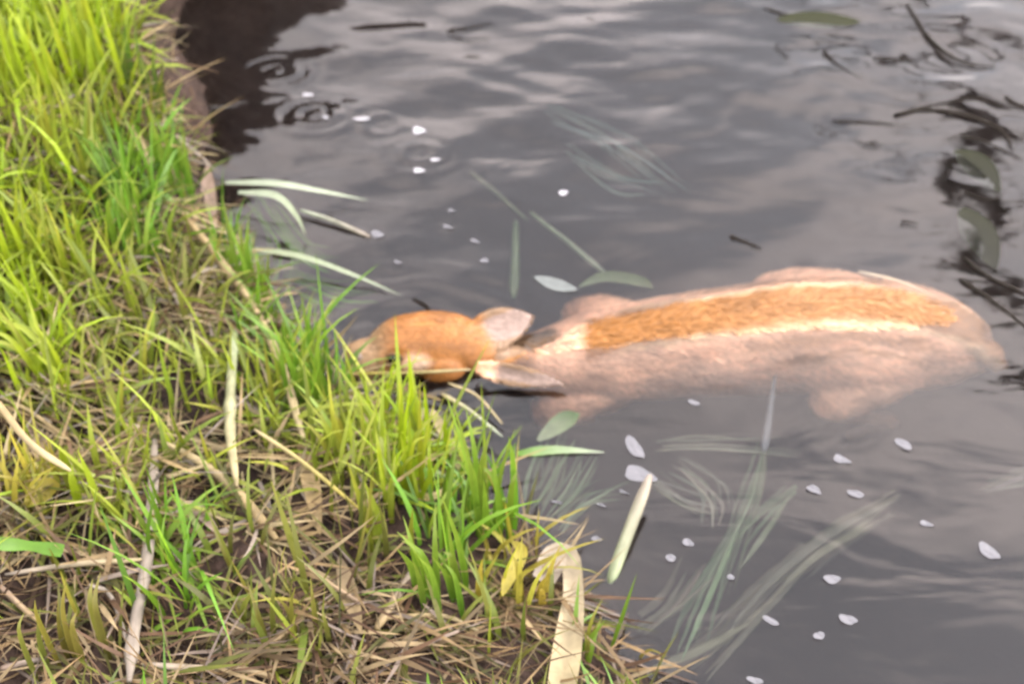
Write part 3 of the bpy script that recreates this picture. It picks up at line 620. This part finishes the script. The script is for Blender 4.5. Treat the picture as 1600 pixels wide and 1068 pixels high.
# ---------------------------------------------------------------- weeds trailing under the water
def weed(pts_list, wd, col, label, zz):
    o = P(*pts_list[0][0], zz); e = thing('water_weed', o, 'water weed', label, 'water weeds under the surface')
    for pts in pts_list:
        k = len(pts)
        for s in range(9):
            jx, jy = random.uniform(-34,34), random.uniform(-22,22)
            pp = [P(a+jx*(.3+i/k)+random.uniform(-8,8), b_+jy*(i/k)+random.uniform(-6,6), zz+.014*math.sin(i*1.3+s)-.012*s) for i,(a,b_) in enumerate(pts)]
            c = vary(col,.2); V,Fc,C = blade_geo(pp, wd*random.uniform(.15,.5), c, vary(c,.1), o, 'leaf' if s<3 else 'blade', n=14)
            put('frond', V, Fc, M_leaf, e, C)
weed([[(1185,720),(1170,790),(1135,880),(1105,960)],[(1230,790),(1170,840),(1130,890)],[(1150,840),(1110,940),(1075,1040)]],.018,(.17,.25,.12),'pale green weed trailing down under water right of the thick reed',-.06)
weed([[(1395,800),(1300,850),(1200,930),(1110,1030)],[(1370,830),(1290,880),(1230,930)],[(1260,880),(1160,970),(1060,1065)]],.022,(.20,.20,.12),'long brownish weed slanting under water across the lower right',-.085)
weed([[(1010,760),(1060,790),(1110,810)],[(1030,712),(1110,708),(1240,716)],[(1060,740),(1110,780),(1120,830)]],.010,(.24,.26,.18),'wispy weed under water just right of the two white petals',-.03)
weed([[(830,800),(850,760),(870,700)],[(850,820),(880,780),(900,730)],[(870,840),(910,800),(960,780)]],.016,(.22,.32,.16),'dim green weed under water beside the tall tuft in the shallows',-.05)
weed([[(860,200),(960,250),(1060,330)],[(890,260),(960,300),(1010,310)]],.012,(.2,.25,.2),'faint weed under water in the middle above the back of the deer',-.045)
weed([[(400,330),(440,400),(430,470)],[(450,440),(520,470),(570,480)],[(430,350),(470,410),(520,430)]],.014,GRN,'green weed under water at the foot of the steep bank',-.03)
weed([[(1180,980),(1090,1040),(1000,1080)],[(1000,1000),(1050,960),(1100,900)]],.024,(.2,.2,.12),'dark olive weed under water near the bottom edge',-.07)
weed([[(1530,780),(1590,760),(1650,755)]],.02,(.2,.2,.16),'faint weed under water at the right edge',-.06)

# ---------------------------------------------------------------- floating petals, foam
def petal(px, py, a, b_, ang, label, grp='pale petals on the water', m=M_petal, name='floating_petal', cat='petal', z=.0045):
    a *= .82; b_ *= .8; c = P(px, py, 0); c.z = float(wz(np.array([c.x]),np.array([c.y]))[0])+.0002; V = []; Fc = []; nr, ns = 4, 16
    V.append(Vector((0,0,.0012)))
    for i in range(1, nr+1):
        for j in range(ns):
            t = 2*math.pi*j/ns; r = i/nr*(1+.12*math.sin(3*t+px)+.10*math.sin(2*t+py)+.05*math.sin(5*t+px*py)); x = a*r*math.cos(t); y = b_*r*math.sin(t)*(1-.25*math.cos(t))
            V.append(Vector((x*math.cos(ang)-y*math.sin(ang), x*math.sin(ang)+y*math.cos(ang), .0012+.0004*(i/nr)**2+.0006*math.sin(2*t+py))))
    for j in range(ns): Fc.append((0, 1+j, 1+(j+1)%ns))
    for i in range(nr-1):
        for j in range(ns): k = 1+i*ns; Fc.append((k+j, k+ns+j, k+ns+(j+1)%ns, k+(j+1)%ns))
    bot = len(V); V += [v-Vector((0,0,.0008)) for v in V]; Fc += [tuple(q+bot for q in reversed(f)) for f in Fc]
    ob = put(name, V, Fc, m, cat=cat, label=label, group=grp); ob.location = c; return ob
PT = [(1412,695,.017,.009,-.6,'white petal nearest the thigh of the deer, highest of the cluster at the right'),
 (1315,718,.014,.009,-.4,'white petal directly below the thigh of the deer'),
 (1272,765,.014,.007,-.6,'white petal just right of the pale submerged weed, left one of a close pair'),
 (1337,772,.015,.007,-.4,'white petal right one of a close pair below the thigh of the deer'),
 (1447,818,.010,.006,-.4,'dim small petal between the close pair and the biggest petal'),
 (1545,862,.018,.013,-.9,'biggest lone white petal at the far right of the open water'),
 (1300,905,.013,.009,-.2,'white petal above the slanting brown weed tip, third from the bottom'),
 (1325,968,.014,.009,-.4,'white petal second from the bottom of the open water at the right'),
 (1280,993,.009,.007,0,'small faint petal just below left of the second lowest one'),
 (1205,970,.013,.006,-.5,'narrow petal lying over the brownish weed near the bottom'),
 (1180,1063,.012,.006,-.3,'petal cut off by the bottom edge of the water'),
 (1075,848,.010,.007,-.7,'faint petal, upper of two right of the thick reed foot'),
 (1048,872,.009,.007,-.5,'faint petal, lower of two right of the thick reed foot'),
 (932,842,.009,.005,-.4,'little petal left of the thick pale green reed'),
 (1142,902,.006,.005,0,'dot sized petal over the pale green weed'),
 (1085,630,.010,.006,-.4,'small pale petal beside the belly of the deer'),
 (992,700,.025,.013,-1.0,'large greenish white petal, upper of two at the reed tip'),
 (1000,742,.027,.017,-.5,'large greenish white petal, lower of two resting on the reed tip')]
for q in PT: petal(*q)
for px,py,a,b_,lab in [(655,205,.015,.011,'brightest roundest foam fleck, right above two smaller ones'),(655,268,.013,.007,'lower left foam fleck under the brightest one'),(680,252,.010,.005,'small foam fleck between the brightest one and the lower left one'),
    (565,188,.020,.005,'longest flat foam fleck, left of the brightest one'),(482,148,.014,.005,'foam fleck closest to the brown water at the top'),(510,186,.008,.004,'tiniest foam fleck left of the longest flat one'),(880,302,.009,.008,'lone foam fleck above the lower submerged stem')]:
    petal(px,py,a,b_,0,lab,'foam flecks on the ruffled water',M_foam,'foam_fleck','foam')
for px,py,a,b_,an,lab in [(590,368,.014,.010,-.3,'pale fleck at the knob end of the thin stem'),(700,355,.012,.004,-.4,'thin pale fleck left of the upper submerged stem'),(742,376,.012,.004,-.5,'thin pale fleck beside the top of the upright green stem'),
    (757,408,.009,.006,-.3,'roundish fleck just left of the upright green stem'),(622,411,.008,.004,-.4,'small fleck right above the tip of the slanting yellowish blade'),(706,330,.008,.004,0,'topmost small fleck left of the upper submerged stem')]:
    petal(px,py,a,b_,an,lab,'tiny flecks above the deer',name='floating_fleck',cat='fleck')
for px,py,an,lab in [(940,790,-.4,'middle one of three pale slivers left of the thick pale green reed'),(975,770,-.4,'sliver closest to the thick pale green reed'),(870,785,-.3,'sliver farthest left, beside the tall tuft in the shallows')]:
    petal(px,py,.010,.0025,an,lab,'thin slivers by the reed',name='floating_sliver',cat='sliver')

# ---------------------------------------------------------------- a floating leaf; branch reflections modelled as leaves and twigs
LG = 'leaves floating on the water'; M_dleaf = M_twig
leafy('leaf_and_reflection',[(1215,30,.004),(1275,32,.006),(1345,34,.004)],.038,(.028,.034,.003),(.03,.036,.004),'dark olive leaf floating at the top right with a black stem','floating leaf',.004,'leaf',LG)
leafy('leaf_and_reflection',[(1492,235,.003),(1530,262,.005),(1562,300,.003)],.050,(.028,.032,.008),(.022,.024,.008),'upper of the two broad olive leaf reflections at the right edge','floating leaf',.004,'leaf',LG)  # olive pair: mirrored foliage put in as solid leaf shapes
leafy('leaf_and_reflection',[(1502,325,.003),(1530,365,.005),(1556,420,.003)],.055,(.03,.034,.012),(.022,.022,.01),'lower of the two broad olive leaf reflections at the right edge','floating leaf',.004,'leaf',LG)
DK=(.022,.018,.014)  # most dark lines below are branch reflections built as solid twigs
TW = [([(1195,14),(1235,24),(1270,18)],.004,'black stem joined to the dark leaf at the top right'),
 ([(1418,8),(1445,52),(1480,85),(1515,100),(1556,104)],.0065,'thick crooked twig reflection, the longest in the top right corner'),
 ([(1462,78),(1480,95),(1492,108)],.0025,'tiny twig reflection beside the longest crooked one'),
 ([(1285,78),(1300,94),(1320,108),(1345,124)],.004,'short crooked twig reflection below the dark floating leaf'),
 ([(1365,90),(1400,92),(1440,94)],.003,'short straight twig reflection left of the longest crooked one'),
 ([(1398,180),(1440,172),(1500,178),(1560,200),(1585,235)],.007,'thick forked looking twig reflection above the two broad olive leaf reflections'),
 ([(1420,172),(1480,160),(1530,154),(1575,170)],.0035,'thin arched twig reflection over the thick one by the olive leaf reflections'),
 ([(1300,188),(1350,190),(1425,196)],.0028,'long thin level twig reflection pointing left from the thick one'),
 ([(1570,152),(1590,164),(1625,172)],.006,'reflected twig end at the right edge of the water'),
 ([(1348,226),(1380,226)],.0028,'little dash of reflected twig below the long level one'),
 ([(1140,368),(1160,376),(1190,388)],.0045,'short dark twig reflection above the haunch of the deer'),
 ([(1408,345),(1436,350)],.003,'little twig reflection left of the lower olive leaf reflection'),
 ([(1505,402),(1545,432),(1610,462)],.006,'dark twig reflection just above the rump of the deer, upper of two'),
 ([(1500,436),(1550,470),(1615,520)],.0075,'dark twig reflection running right from the rump of the deer, lower of two'),
 ([(1508,300),(1540,312),(1566,306)],.003,'thin twig reflection between the two olive leaf reflections'),
 ([(698,48),(735,42),(772,36)],.003,'thin lone twig reflection near the top middle'),
 ([(700,55),(735,62),(765,58)],.0016,'faintest twig reflection under the lone one at the top middle'),
 ([(1500,212),(1540,222),(1600,250)],.004,'twig reflection touching the upper olive leaf reflection'),
 ([(425,398,),(450,402),(482,400)],.0035,'dark streak against the steep bank under the yellowish blade'),
 ([(645,466),(665,476),(675,488)],.0035,'dark twig touching the brow of the deer')]
for pts, r_, lab in TW:
    pp = [P(a,b_,.002+random.uniform(-.001,.002)) for a,b_ in pts]; o = pp[0].copy()
    V,Fc,C = tube_geo(pp, r_*.75, r_*.3, DK, tuple(v*1.6 for v in DK), o, n=18, m=7, wob=.18)
    ob = put('twig_and_reflection', V, Fc, M_twig, None, C, cat='twig', label=lab, group='dark twigs and branch reflections on the water'); ob.location = o

# ---------------------------------------------------------------- the limb that hangs over the water beyond the frame and is mirrored in it
def over(px, py, t):
    w_ = P(px, py, 0); r_ = ray(px, py); r_.z = -r_.z; return w_+r_*t
bp_ = [over(1330,-160,1.9), over(1420,-20,1.9), over(1500,100,1.85), over(1535,230,1.8), over(1530,340,1.8), over(1560,450,1.75), over(1640,560,1.7)]
br = thing('overhanging_branch', bp_[0], 'branch', 'leafy dark branch hanging over the far water and mirrored at the right', None)
o = bp_[0].copy(); bk = (.03,.024,.018)
V,Fc,C = tube_geo(bp_, .022, .034, bk, bk, o, n=40, m=8, wob=.15); put('limb', V, Fc, M_twig, br, C)
for pts in ([(1500,100),(1450,60),(1380,40),(1300,38),(1230,22)],[(1535,225),(1490,190),(1400,178)],[(1540,300),(1590,250),(1640,240)],[(1555,440),(1500,400),(1440,350)],[(1520,170),(1580,160),(1650,190)]):
    pp = [over(a,b_,1.8+random.uniform(-.05,.05)) for a,b_ in pts]
    V,Fc,C = tube_geo(pp, .009, .004, bk, bk, o, n=20, m=6, wob=.2); put('twig', V, Fc, M_twig, br, C)
LV=[];LF=[];LC=[]
for (cx_,cy_,sx,sy,nn_) in ((1525,265,34,46,150),(1530,375,34,55,150),(1580,520,30,30,50),(1280,32,50,10,34),(1555,470,40,30,24),(1400,180,30,8,10),(1310,100,22,16,8)):
    for i in range(nn_):
        a = over(random.gauss(cx_,sx*.6), random.gauss(cy_,sy*.6), 1.8+random.uniform(-.12,.12)); dv = Vector((random.gauss(0,1),random.gauss(0,1),random.gauss(-.4,.8))).normalized()
        V,Fc,C = blade_geo([a, a+dv*.035, a+dv*.07+Vector((0,0,-.01))], .022, (.05,.07,.012), (.06,.07,.015), o, 'leaf', n=4)
        b0_ = len(LV); LV += V; LF += [tuple(q+b0_ for q in f) for f in Fc]; LC += C
put('foliage', LV, LF, M_leaf, br, LC, kind='stuff')
